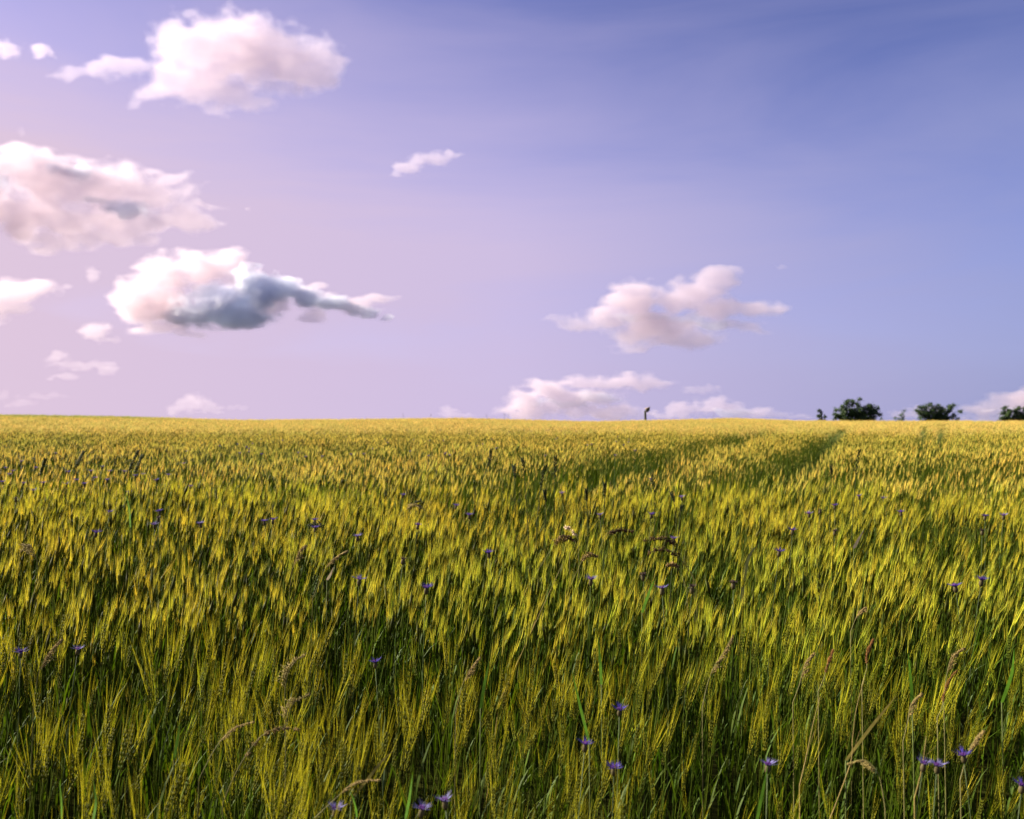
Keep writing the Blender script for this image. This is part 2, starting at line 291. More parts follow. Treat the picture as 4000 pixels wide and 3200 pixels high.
G = [  # grasses: kind, path in pixels, label, category
 ('brown', [(1200,1165),(1212,1146),(1206,1136),(1190,1131),(1178,1134)], 'dark brown arching grass head nodding left, under the white arched one'),
 ('white', [(1218,1140),(1212,1126),(1203,1115),(1194,1112)], 'white arched grass head above a dark brown one in the middle'),
 ('tan', [(1105,1248),(1168,1146),(1178,1138),(1192,1136)], 'tan grass head on a slanting straw, lowest of the left arching group'),
 ('brown', [(1222,1280),(1270,1140),(1292,1119),(1312,1116),(1332,1121)], 'long brown arching grass head curving right on a straight yellow straw'),
 ('brown', [(1460,1215),(1430,1160),(1415,1140),(1392,1134),(1362,1140)], 'upper dark arching grass head nodding left over a second one'),
 ('brown', [(1465,1225),(1436,1180),(1418,1164),(1392,1158),(1366,1168)], 'lower dark arching grass head, hanging right below another'),
 ('tan', [(1445,1245),(1432,1200),(1420,1190),(1408,1192)], 'faint small tan grass head under the double arching ones'),
 ('tan', [(1190,1260),(1226,1180),(1240,1167),(1256,1172)], 'small tan arched grass head above a pale violet cornflower'),
 ('fox', [(1722,1455),(1738,1430),(1746,1404),(1756,1388),(1768,1376)], 'thick orange brown foxtail head, left of two rust coloured ones'),
 ('fox', [(1812,1440),(1826,1410),(1832,1386),(1840,1366),(1854,1353)], 'thin orange brown foxtail head, right of two rust coloured ones'),
 ('fox', [(1972,1510),(1986,1490),(1996,1466),(2012,1440),(2032,1420)], 'pinkish twisted foxtail head leaning right below a feathery pale panicle'),
 ('pale', [(1985,1470),(1998,1425),(2012,1390),(2034,1372)], 'feathery pale green panicle swept right above the pinkish foxtail'),
 ('pale', [(1478,1490),(1490,1450),(1505,1410),(1530,1378),(1548,1352)], 'large silvery nodding panicle swept up to the right, right of centre'),
 ('comb', [(604,1560),(598,1480),(600,1430),(612,1404),(630,1390)], 'pale comb like panicle with drooping sprays left of centre'),
 ('comb', [(604,1590),(600,1530),(612,1490),(640,1472)], 'pale bent spray just under the comb like panicle left of centre'),
 ('pale', [(960,1500),(972,1450),(986,1418),(1004,1396)], 'cream panicle swept right in the middle foreground'),
 ('pale', [(420,1640),(450,1580),(480,1545),(520,1532)], 'cream drooping panicle at the lower left with a shadow behind'),
 ('tan', [(470,1690),(500,1620),(540,1562),(580,1545),(622,1549)], 'dull green panicle bent over flat at the lower left'),
 ('pale', [(660,1725),(705,1685),(740,1660),(790,1654)], 'pale twisted grass head bent over flat near the bottom edge'),
 ('comb', [(1862,1700),(1858,1650),(1850,1626),(1832,1612),(1806,1620)], 'green comb shaped panicle drooping left in the bottom right'),
 ('comb', [(74,1290),(78,1200),(70,1165),(56,1148),(38,1160)], 'pale comb shaped panicle drooping left near the left edge'),
 ('pale', [(70,1480),(80,1420),(95,1380),(112,1356)], 'tan feathery panicle right of the dark violet cornflower at the left edge'),
 ('pale', [(660,1260),(680,1205),(700,1180),(722,1165)], 'blurred pale grass head above the white bent leaf'),
 ('pale', [(610,1240),(616,1200),(624,1170),(634,1155)], 'pinkish pale grass head left of the white bent leaf'),
 ('pale', [(1790,1330),(1804,1300),(1818,1285)], 'short cream panicle in the mid crop left of the vivid violet flower'),
 ('pale', [(1670,1480),(1684,1440),(1700,1405),(1718,1385)], 'green yellow feathery panicle directly left of the rust coloured foxtail'),
 ('pale', [(2020,1640),(2040,1600),(2060,1570),(2080,1552)], 'yellow feathery panicle between the large violet flower and the right edge'),
 ('pale', [(1900,1560),(1912,1520),(1926,1492),(1946,1470)], 'thin pale panicle below the right rust coloured foxtail'),
 ('couch', [(1112,1120),(1104,1000),(1100,968)], 'tall dark green grass spike, leftmost of the tall ones in the middle'),
 ('couch', [(1085,1080),(1084,1010),(1082,983)], 'slender yellow green grass spike left of the tall dark one'),
 ('couch', [(1238,1100),(1236,1060),(1235,1033)], 'short grass spike with open spikelets, left one of two alike'),
 ('couch', [(1271,1100),(1273,1050),(1274,1020)], 'short grass spike with open spikelets, right one of two alike'),
 ('couch', [(1378,1130),(1377,1040),(1375,1000)], 'tallest grass spike in the middle, passing the flat topped cornflower'),
 ('couch', [(1424,1110),(1419,1060),(1415,1040)], 'dark grass spike right of the tallest middle one'),
 ('couch', [(1428,1120),(1432,1080),(1436,1068)], 'thick dark green ear standing up at the right end of the tall spikes'),
 ('couch', [(1148,1110),(1149,1060),(1147,1036)], 'thin dark spike between the leftmost tall one and the open pair'),
 ('couch', [(1130,1100),(1138,1030),(1148,985)], 'thin bent grass stalk leaning right beside the tall dark spike'),
 ('couch', [(1167,1110),(1168,1010),(1170,965)], 'hair thin yellow stalk standing straight right of the bent one'),
 ('couch', [(1790,1160),(1800,1040),(1808,980),(1815,952)], 'tallest thin grass stalk on the right, leaning slightly right'),
 ('couch', [(1748,1080),(1750,1010),(1751,985)], 'thin dim stalk left of the tallest one on the right'),
 ('reed', [(268,1020),(276,985),(290,952)], 'tall dark reedy grass plume above the left field'),
 ('reed', [(282,1025),(286,990),(296,962)], 'second dark reedy plume just behind the tall one on the left'),
 ('reed', [(158,1012),(163,980),(172,955)], 'blurred dark reedy plume left of the taller two'),
 ('reed', [(82,1035),(86,995),(95,970)], 'faint dark reedy plume near the left edge'),
 ('reed', [(1016,1010),(1028,980),(1034,950)], 'faint curved plume in mid field left of the first tall spike'),
 ('curve', [(906,1080),(896,1062),(884,1055),(870,1060),(862,1072)], 'dark grass curved over like a hook in mid field'),
 ('comb', [(905,1120),(895,1080),(882,1064),(866,1066)], 'fine drooping panicle hanging inside the hooked dark grass'),
 ('curve', [(690,1140),(682,1112),(668,1102),(650,1108)], 'dark drooping panicle right of the stacked dark blue cornflowers'),
 ('wleaf', [(689,1221),(694,1212),(701,1195)], 'white bent leaf blade left of centre'),
 ('wleaf', [(1796,1154),(1806,1140),(1824,1116)], 'pale folded leaf beside the tallest thin stalk on the right'),
 ('dleaf', [(1560,1270),(1568,1215),(1582,1170),(1600,1148)], 'dark twisted leaf standing up beside a round brown dried head'),
 ('straw', [(1924,1680),(1942,1620),(1960,1559)], 'bare straight yellow straw in the bottom right'),
 ('straw', [(1742,1725),(1790,1610),(1800,1560),(1812,1500),(1836,1440)], 'pale slender straw leaning right, left of the slanting leaf'),
 ('straw', [(1680,1650),(1700,1590),(1716,1530),(1736,1475)], 'whitish bent straw below the left rust coloured foxtail'),
 ('straw', [(1050,1480),(1150,1262),(1185,1190)], 'long yellow straw slanting up to the arching group in the middle'),
 ('yleaf', [(1780,1600),(1830,1540),(1870,1500),(1896,1472)], 'slanting yellow green leaf with a pale tip in the bottom right'),
 ('yleaf', [(740,1680),(775,1640),(800,1612),(828,1588)], 'broad olive leaf slanting across the lower left centre'),
 ('gleaf', [(1266,1440),(1264,1390),(1260,1340)], 'bright green upright blade right of the middle'),
 ('gleaf', [(1240,1560),(1222,1490),(1206,1420)], 'bright green blade leaning left above the close cornflower pair'),
 ('gleaf', [(1012,1490),(1020,1440),(1030,1395)], 'fresh green blade in the dark middle foreground'),
 ('gleaf', [(1918,1480),(1918,1430),(1920,1380)], 'green vertical blade between the right foxtails'),
 ('gleaf', [(132,1725),(126,1690),(118,1650)], 'broad blurred green blade at the bottom left corner'),
 ('gleaf', [(200,1725),(198,1690),(188,1650)], 'broad blurred green blade right of the corner one'),
 ('gleaf', [(366,1600),(370,1560),(374,1525)], 'thin bright green blade in the dark lower left'),
 ('gleaf', [(752,1720),(745,1690),(730,1665)], 'short green blade beside the bent flat grass head'),
 ('gleaf', [(855,1720),(862,1680),(866,1640)], 'upright green blade rising from the bottom edge left of centre'),
 ('gleaf', [(1590,1725),(1606,1680),(1622,1620)], 'narrow green blade rising from the bottom edge right of centre'),
 ('gleaf', [(2110,1480),(2130,1420),(2145,1370)], 'tall green blade at the right edge above the cut off flower'),
 ('gleaf', [(1352,1290),(1366,1250),(1380,1225)], 'wide fresh green leaf below the brown dried head in the middle'),
 ('gleaf', [(276,1110),(270,1070),(262,1040)], 'tall green blade in the left field beside a purple flower'),
]
for g in [(1063,872,1062),(1069,873,1071),(1026,874,1024),(905,874,908),(850,872,849),(1500,872,1504),(2020,880,2022)]:
    G.append(('ridge', [(g[0], 884), (g[2], g[1])], 'thin weed stalk sticking up against the sky on the ridge'))
TARGETS = []
for k, path, lab in G:
    d = solve_d(path[0][0], path[0][1] - 25) if k in ('couch', 'reed') else solve_d(path[-1][0], max(p[1] for p in path[1:]) if k in ('brown','white','tan','fox','comb','pale','curve') else path[len(path)//2][1])
    for p in path[1:]: TARGETS.append(tuple(at(p[0], p[1], d)) + (.022 if d < 6 else .04,))
for x, y, st, lab in FLOWERS:
    d = solve_d(x, y, .02); TARGETS.append(tuple(at(x, y, d)) + (.028,))

# ------------------------------------------------------------------ barley
C_STEM = np.array([.056, .082, .002]); C_EAR = np.array([.105, .118, .005]); C_LEAF = np.array([.050, .088, .002])
AWN = (np.array([.50, .46, .016]), np.array([.58, .50, .032]), np.array([.70, .545, .085]), np.array([.69, .515, .125]))
def barley_parts(seed, lod):
    r = random.Random(seed); h = .74 + r.uniform(-.03, .03); bend = r.uniform(.0, .07)
    st, ea, aw, lf = MB(), MB(), MB(), []; C_AWN = AWN[lod]
    def sp(t): return Vector((bend * t * t, r0 * t * (1 - t), h * t))
    r0 = r.uniform(-.04, .04)
    ns = 6 if lof(lod, 0) else (2 if lod == 1 else 1)
    P = [sp(i / ns) for i in range(ns + 1)]
    if lod == 0: st.tube(P, [.0019 - .0007 * i / ns for i in range(ns + 1)], C_STEM, 3, False)
    elif lod == 1: st.tube(P, .0021, C_STEM, 3, False)
    elif lod == 2: st.ribbon(P, [.005] * len(P), (1, .3, 0), C_STEM)
    else: st.ribbon([Vector((0, 0, h * .55)), P[-1]], [.012, .008], (1, .2, 0), C_STEM)
    ed = (sp(1) - sp(.93)).normalized(); ed = (ed + Vector((r.uniform(-.12, .22), r.uniform(-.14, .14), 0))).normalized()
    L = r.uniform(.062, .085); p0 = sp(1); a = ed.orthogonal().normalized(); b = ed.cross(a)
    bare = seed % 100 >= 12 and lod in (1, 2)
    if bare:      # a taller dark ear without awns
        ea.grain(p0 - ed * .01, ed, L * 1.5, .0085, C_EAR * .55); ea.grain(p0 + a * .002, ed + b * .06, L * 1.2, .0075, C_EAR * .7)
    elif lod == 0:
        for i in range(9):
            for k in range(3):
                th = 2 * math.pi * (k / 3 + (i % 2) / 6); o = a * math.cos(th) + b * math.sin(th)
                q = p0 + ed * L * i / 9 + o * .0023
                kd = ed + o * .22; c = C_EAR * r.uniform(.8, 1.25) + (np.array([.07, .06, 0]) if r.random() < .15 else 0)
                ea.grain(q, kd, .0125, .0021, c)
                if r.random() < .38:
                    t = q + kd.normalized() * .011; ad = (ed + o * r.uniform(.02, .13)).normalized(); al = r.uniform(.065, .105)
                    sd_ = ad.orthogonal().normalized(); sd_ = (sd_ * math.cos(th) + ad.cross(sd_) * math.sin(th))
                    cv = o * r.uniform(-.004, .007)
                    aw.ribbon([t, t + ad * al * .5 + cv * .4, t + ad * al + cv], [.00065, .0005, .0002], sd_, C_AWN * r.uniform(.75, 1.2))
    elif lod == 1:
        ea.grain(p0 - ed * .004, ed, L * 1.05, .0066, C_EAR); ea.grain(p0 + ed * L * .3 + a * .002, ed + b * .1, L * .7, .0055, C_EAR * 1.15)
        for k in range(11):
            th = k * 2.4; o = a * math.cos(th) + b * math.sin(th); t = p0 + ed * L * (.15 + .8 * k / 11) + o * .003
            ad = (ed + o * r.uniform(.03, .14)).normalized(); al = r.uniform(.065, .105); sd_ = ad.cross(o).normalized()
            aw.add([t - sd_ * .0009, t + sd_ * .0009, t + ad * al], [(0, 1, 2)], C_AWN * r.uniform(.75, 1.2))
    elif lod == 2:
        ea.grain(p0, ed, L, .0078, C_EAR)
        for k in range(8):
            th = k * 0.79; o = a * math.cos(th) + b * math.sin(th); t = p0 + ed * L * (.2 + .7 * k / 8)
            ad = (ed + o * r.uniform(.03, .16)).normalized(); al = r.uniform(.065, .105); sd_ = ad.cross(o).normalized()
            aw.add([t - sd_ * .0022, t + sd_ * .0022, t + ad * al], [(0, 1, 2)], C_AWN * r.uniform(.8, 1.15))
    else:
        for q in range(3):      # a tuft of a few ears
            pp = p0 + Vector((r.uniform(-.07, .07), r.uniform(-.07, .07), r.uniform(-.10, .04)))
            s1 = Vector((math.cos(q * 1.1), math.sin(q * 1.1), 0))
            ea.add([pp - s1 * .010, pp + s1 * .010, pp + ed * L * 1.25], [(0, 1, 2)], C_EAR * .8)
            for k in range(3):
                o = Vector((math.cos(q + k * 2.1), math.sin(q + k * 2.1), 0)); ad = (ed + o * .18).normalized(); sd_ = ad.cross(o).normalized()
                t = pp + ed * L * .5
                aw.add([t - sd_ * .0045, t + sd_ * .0045, t + ad * .15], [(0, 1, 2)], C_AWN * r.uniform(.8, 1.15))
    nl = {0: 3, 1: 2, 2: 1, 3: 0}[lod]
    for k in range(nl):
        z = h * (.30 + .5 * (k + r.random() * .6) / max(nl, 1)); t = z / h; q = sp(t); az = r.uniform(0, 6.28)
        o = Vector((math.cos(az), math.sin(az), 0)); ll = r.uniform(.14, .26); up = r.uniform(1.0, 1.35); n = 5 if lod == 0 else 3
        pts = []; 
        for i in range(n):
            u = i / (n - 1); pts.append(q + o * ll * (u ** 1.3) * .38 + Vector((0, 0, ll * (up * u - .42 * u * u))))
        wd = [.0065 * (1 - (i / (n - 1)) ** 2.2) + .0006 for i in range(n)]
        lf.append(MB()); lf[-1].ribbon(pts, wd, o.cross(Vector((0, 0, 1))), C_LEAF * r.uniform(.8, 1.3))
    return st, ea, aw, lf
def lof(a, b): return a == b
TPL = {}
def template(lod, i):
    V, T, C, n = [], [], [], 0
    st, ea, aw, lf = barley_parts(100 * lod + i, lod)
    for mb in [st, ea, aw] + lf:
        if mb.n:
            v, t, c = mb.arrays(); V.append(v); T.append(t + n); C.append(c); n += len(v)
    return np.concatenate(V), np.concatenate(T), np.concatenate(C)

# wheel tracks through the crop, as points on the ground (x, distance)
def track(px):
    out = []
    for x, y in px:
        d = solve_d(x, y); out.append(((x - CX) / F * d, d))
    return np.array(out)
TR = [(track([(1040,1010),(1100,1002),(1200,985),(1300,965),(1400,945),(1490,929),(1560,915),(1620,903)]), .52),
      (track([(1370,1026),(1420,1019),(1500,1008),(1580,990),(1650,965),(1700,940),(1740,918),(1776,899)]), .34),
      (track([(1925,940),(1935,915),(1944,896)]), .07), (track([(1962,940),(1972,915),(1980,896)]), .07)]
def track_dist(x, y, tr):
    best = np.full(len(x), 1e9)
    for (x0, y0), (x1, y1) in zip(tr[:-1], tr[1:]):
        dx, dy = x1 - x0, y1 - y0; t = np.clip(((x - x0) * dx + (y - y0) * dy) / (dx * dx + dy * dy), 0, 1)
        best = np.minimum(best, np.hypot(x - x0 - t * dx, y - y0 - t * dy))
    return best
TG = np.array(TARGETS)

def field_points(d0, d1, dens, margin):
    wmax = .56 * d1 + margin
    n = int(dens * (d1 - d0) * 2 * wmax)
    y = rng.uniform(d0, d1, n); x = rng.uniform(-wmax, wmax, n)
    k = np.abs(x) < .56 * y + margin; x, y = x[k], y[k]
    # drilled rows 12 cm apart, softened
    return x, y
def stalks(d0, d1, dens, margin, lod):
    x, y = field_points(d0, d1, dens, margin)
    n = len(x)
    if lod == 2:
        keep0 = rng.random(n) < np.interp(y, [8.5, 22, 34, 46], [1, .9, .55, .0])
        x, y = x[keep0], y[keep0]; n = len(x)
    if lod == 3:
        keep0 = rng.random(n) < np.interp(y, [36, 48], [.25, 1])
        x, y = x[keep0], y[keep0]; n = len(x)
    keep = rng.random(n) < np.clip((vnoise(x, y, .20 if lod < 2 else .4, 21) * .7 + vnoise(x, y, .7, 22) * .3 - .33) * 3.0, .05, 1)
    hf = rng.normal(1, .06, n) * (1 + (vnoise(x, y, .8, 5) - .5) * .16 + (vnoise(x, y, .25, 8) - .5) * .16 + (vnoise(x, y, 3.5, 6) - .5) * .10)
    rough = smooth(.25, .5, x / np.maximum(y, 2))
    hf *= 1 + rough * (vnoise(x, y, 1.0, 9) - .5) * .36
    hf = np.where(rng.random(n) < .30, hf * rng.uniform(.70, .96, n), hf)
    green = np.zeros(n)
    for tr, wd in TR:
        td = track_dist(x, y, tr) + (vnoise(x, y, .6, 31) - .5) * .14
        wd_ = wd * np.interp(y, [8, 11, 16, 30, 60], [.45, .75, 1, .75, .6])
        keep &= (td > wd_) | (rng.random(n) < (.7 if lod < 3 else 1.))
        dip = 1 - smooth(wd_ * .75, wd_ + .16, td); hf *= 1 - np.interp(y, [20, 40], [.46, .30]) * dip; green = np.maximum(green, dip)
    x, y, hf, rough, green = x[keep], y[keep], hf[keep], rough[keep], green[keep]; n = len(x)
    hf = np.clip(hf, .4, 1.25)
    z = ground(x, y)
    ang = rng.normal(0, .8, n); la = .02 + .05 * vnoise(x, y, 1.1, 12) + rng.normal(0, .035, n) + rough * .04
    lean = np.stack([np.cos(ang) * la, np.sin(ang) * la - .02], 1)
    top = z + hf * CROP_H
    if lod < 2 or d0 < 12:       # part the crop in front of the placed plants
        for tx, ty, tz, tol in TG[(TG[:, 1] > d0) & (TG[:, 1] < d1 + 6)]:
            f = y / ty; m = (f < 1) & (ty - y < .9) & (np.abs(x + lean[:, 0] * .8 - tx * f) < tol)
            ray = CAMZ + (tz - CAMZ) * f - .02
            lim = np.maximum((ray - z) / CROP_H, .35)
            hf = np.where(m, np.minimum(hf, lim), hf)
    return x, y, z, hf, lean, green
def tint(n, x, y):
    g = np.clip(vnoise(x, y, 2.2, 41) * .5 + vnoise(x, y, .5, 42) * .5 + rng.normal(0, .18, n), 0, 1)[:, None]
    b = np.exp(rng.normal(0, .16, n))[:, None]
    return (np.array([.78, 1.02, .9]) * (1 - g) + np.array([1.15, 1.0, 1.0]) * g) * b

NV = 14
Vs, Ts, Cs, base = [], [], [], 0
near = []
for lod, d0, d1, dens, marg in ((0, .75, 3.4, 390, 1.1), (1, 3.4, 8.5, 460, 1.2), (2, 8.5, 46, 200, 1.5), (3, 36, 124, 46, 3)):
    x, y, z, hf, lean, green = stalks(d0, d1, dens, marg, lod)
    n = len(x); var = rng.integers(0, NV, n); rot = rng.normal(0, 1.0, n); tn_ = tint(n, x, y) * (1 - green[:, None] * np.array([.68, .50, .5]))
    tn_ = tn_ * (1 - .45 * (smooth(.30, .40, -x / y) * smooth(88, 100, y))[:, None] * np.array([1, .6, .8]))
    if lod == 0:      # the 300 nearest in the picture become plants of their own
        inview = (np.abs(x / y) < .53) & ((CAMZ - (z + hf * .9)) / y < .40)
        order = np.argsort(np.where(inview, y, 1e9))[:300]
        near = [(x[i], y[i], z[i], hf[i], lean[i], int(var[i]), rot[i]) for i in order]
        m = np.ones(n, bool); m[order] = False
        x, y, z, hf, lean, var, rot, tn_ = x[m], y[m], z[m], hf[m], lean[m], var[m], rot[m], tn_[m]
    for v in range(NV):
        V, T, C = template(lod, v); i = np.where(var == v)[0]; m = len(i)
        if not m: continue
        c, s = np.cos(rot[i])[:, None], np.sin(rot[i])[:, None]; hs = hf[i][:, None]
        u = np.clip(V[:, 2] / .9, 0, 1.1)[None, :] ** 1.7
        wd = np.maximum(hs, .85)
        X = (V[None, :, 0] * c - V[None, :, 1] * s) * wd + x[i][:, None] + lean[i][:, :1] * u
        Y = (V[None, :, 0] * s + V[None, :, 1] * c) * wd + y[i][:, None] + lean[i][:, 1:] * u
        Z = V[None, :, 2] * hs + z[i][:, None] - (lean[i] ** 2).sum(1)[:, None] * u * .5
        Vs.append(np.stack([X, Y, Z], -1).reshape(-1, 3).astype(np.float32))
        Ts.append((T[None] + (np.arange(m) * len(V))[:, None, None] + base).reshape(-1, 3).astype(np.int32))
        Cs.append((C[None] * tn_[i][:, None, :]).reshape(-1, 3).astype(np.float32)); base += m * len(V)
crop = link('barley_crop', mesh_np('barley_crop', np.concatenate(Vs), np.concatenate(Ts), np.concatenate(Cs)), M_CROP)
tag(crop, 'golden green bearded barley covering the whole field up to the ridge', 'barley', kind='stuff')
print('crop tris', sum(len(t) for t in Ts)); del Vs, Ts, Cs

# the nearest stalks, each a thing: stem, leaf, ear > awns
PROT = []
for v in range(NV):
    st, ea, aw, lf = barley_parts(v, 0)
    PROT.append((st.mesh('stem'), ea.mesh('ear'), aw.mesh('awns')) + tuple(l.mesh('leaf') for l in lf))
    for me in PROT[-1]: me.materials.append(M_CROP)
for x, y, z, hf, ln, v, rz in near:
    r_ = empty('barley_stalk', (x, y, z)); r_.scale = (max(hf, .85), max(hf, .85), hf)
    la = float(np.hypot(*ln)); ax = Vector((-ln[1], ln[0], 0)).normalized()
    r_.rotation_mode = 'QUATERNION'
    r_.rotation_quaternion = Matrix.Rotation(math.atan2(la, .9), 4, ax).to_quaternion() @ Matrix.Rotation(rz, 4, 'Z').to_quaternion()
    tag(r_, 'bearded barley stalk with green stem and golden awns in the nearest rows of the field', 'barley stalk', 'nearest barley stalks')
    s_ = link('stem', PROT[v][0], None, r_); e_ = link('ear', PROT[v][1], None, r_); link('awns', PROT[v][2], None, e_)
    for l in PROT[v][3:]: link('leaf', l, None, r_)

# ------------------------------------------------------------------ cornflowers
PET = {'b': np.array([.062, .045, .27]), 'p': np.array([.15, .14, .30]), 'd': np.array([.075, .05, .05])}
def flower_meshes(seed, st, big=1.0):
    r = random.Random(seed); H = .92; bend = r.uniform(-.06, .06)
    sp = lambda t: Vector((bend * t * t, .03 * math.sin(3 * t), H * t))
    stem = MB(); stem.tube([sp(i / 8) for i in range(9)], [.0017 - .0006 * i / 8 for i in range(9)], (.10, .14, .05), 4)
    leaf = MB()
    for k in range(5):
        t = .35 + .1 * k; q = sp(t); az = r.uniform(0, 6.28); o = Vector((math.cos(az), math.sin(az), 0)); ll = r.uniform(.06, .11)
        leaf.ribbon([q, q + o * ll * .4 + Vector((0, 0, ll * .5)), q + o * ll * .8 + Vector((0, 0, ll * .75))], [.003, .004, .0006], o.cross(Vector((0, 0, 1))), (.10, .15, .05))
    top = sp(1); ax = (sp(1) - sp(.95)).normalized()
    a = ax.orthogonal().normalized(); b = ax.cross(a)
    cal = MB(); prof = [(-.001, .0018), (.003, .0052), (.008, .0062), (.013, .005), (.017, .004)]
    prof = [(z * big, q * big) for z, q in prof]
    for i in range(4):
        pass
    P = [top + ax * z for z, _ in prof]; cal.tube(P, [q for _, q in prof], (.10, .085, .035), 8)
    pet = MB(); cen = MB(); c0 = PET[st]; h0 = top + ax * .016 * big
    npet = 9 if st != 'd' else 6
    for k in range(npet):
        th = 2 * math.pi * (k + r.uniform(-.25, .25)) / npet; o = a * math.cos(th) + b * math.sin(th); side = ax.cross(o)
        up = r.uniform(.25, .75) if st != 'd' else r.uniform(-.2, 1.2); L = (r.uniform(.016, .023) if st != 'd' else .012) * big
        pd = (o + ax * up).normalized(); c = c0 * r.uniform(.75, 1.3)
        q = h0 + o * .002; e = q + pd * L * .6
        V = [q - side * .0006, q + side * .0006, e + side * .0028 * big, e - side * .0028 * big]; T = [(0, 1, 2), (0, 2, 3)]
        for j in range(4):       # toothed trumpet mouth
            s0 = (-.0028 + j * .0014) * big; tip = e + pd * L * (.42 + .1 * (j in (1, 2))) + side * (s0 + .0007 * big) * 2.3 + ax * r.uniform(-.002, .003)
            m = len(V); V += [e + side * s0, e + side * (s0 + .0014 * big), tip]; T.append((m, m + 1, m + 2))
        pet.add([tuple(v) for v in V], T, c)
    for k in range(16):
        th = k * 2.4; rr = .0045 * big * math.sqrt(k / 16); o = a * math.cos(th) + b * math.sin(th)
        cen.grain(h0 + o * rr - ax * .002, ax + o * rr * 90, .010 * big, .0011 * big, (.13, .035, .22) if st != 'd' else (.06, .035, .02))
    out = [stem.mesh('stem'), leaf.mesh('foliage'), cal.mesh('calyx'), pet.mesh('petals'), cen.mesh('florets')]
    for me, m in zip(out, (M_PLANT, M_PLANT, M_PLANT, M_PETAL, M_PETAL)): me.materials.append(m)
    return out, top + ax * .02
FPB = {st: [flower_meshes(80 + i + ord(st), st, 1.45) for i in range(5)] for st in 'bpd'}
FP = {st: [flower_meshes(50 + i + ord(st), st) for i in range(5)] for st in 'bpd'}
def cornflower(x, y, st, label, i, group, up=.02):
    (stem, leaf, cal, pet, cen), head = (FPB if y < 1260 else FP)[st][i % 5]
    d = solve_d(x, y, up); p = at(x, y, d); gz_ = float(ground(p.x, d)); s = (p.z - gz_) / head.z
    rz = random.uniform(0, 6.28); M = Matrix.Rotation(rz, 3, 'Z'); off = M @ (head * s)
    r_ = empty('cornflower', (p.x - off.x, p.y - off.y, gz_)); r_.rotation_euler.z = rz; r_.scale = (s,) * 3
    tag(r_, label, 'cornflower', group)
    link('stem', stem, None, r_); link('foliage', leaf, None, r_)
    k = link('calyx', cal, None, r_); link('petals', pet, None, r_); link('florets', cen, None, r_)
    return r_
for i, (x, y, st, lab) in enumerate(FLOWERS): cornflower(x, y, st, lab, i, FL_GROUP)
for i, (x, y) in enumerate(SMALL):
    lab = 'tiny dark cornflower speck in the loose swarm on the left of the golden field' if x < 520 else 'tiny dark cornflower speck in the far golden band just below the ridge'
    cornflower(x, y, 'b', lab, i, 'tiny far cornflowers on the left' if x < 520 else 'tiny far cornflowers below the ridge', .05)

# ------------------------------------------------------------------ wild grasses, straws and leaves standing out of the barley
def resample(P, n):
    P = [Vector(p) for p in P]
    Q = []
    m = len(P)
    for i in range(n):           # Catmull-Rom through the points
        t = i / (n - 1) * (m - 1); k = min(int(t), m - 2); f = t - k
        p0, p1, p2, p3 = P[max(k - 1, 0)], P[k], P[k + 1], P[min(k + 2, m - 1)]
        Q.append(.5 * ((2 * p1) + (p2 - p0) * f + (2 * p0 - 5 * p1 + 4 * p2 - p3) * f * f + (3 * p1 - p0 - 3 * p2 + p3) * f ** 3))
    return Q
COLS = dict(brown=(.070, .040, .012), white=(.75, .62, .42), tan=(.22, .15, .045), fox=(.27, .125, .035), pale=(.36, .27, .09), comb=(.32, .26, .08),
            couch=(.020, .030, .006), reed=(.060, .075, .016), curve=(.035, .045, .012), wleaf=(.55, .45, .24), dleaf=(.05, .06, .012), straw=(.36, .28, .08), yleaf=(.28, .24, .045), gleaf=(.10, .24, .012), ridge=(.10, .10, .05))
NAMES = dict(brown='nodding_grass', white='nodding_grass', tan='nodding_grass', fox='foxtail_grass', pale='feathery_grass', comb='drooping_grass', couch='couch_grass', reed='reed_grass',
             curve='hooked_grass', wleaf='grass_blade', dleaf='grass_blade', straw='bare_straw', yleaf='grass_blade', gleaf='grass_blade', ridge='weed_stalk')
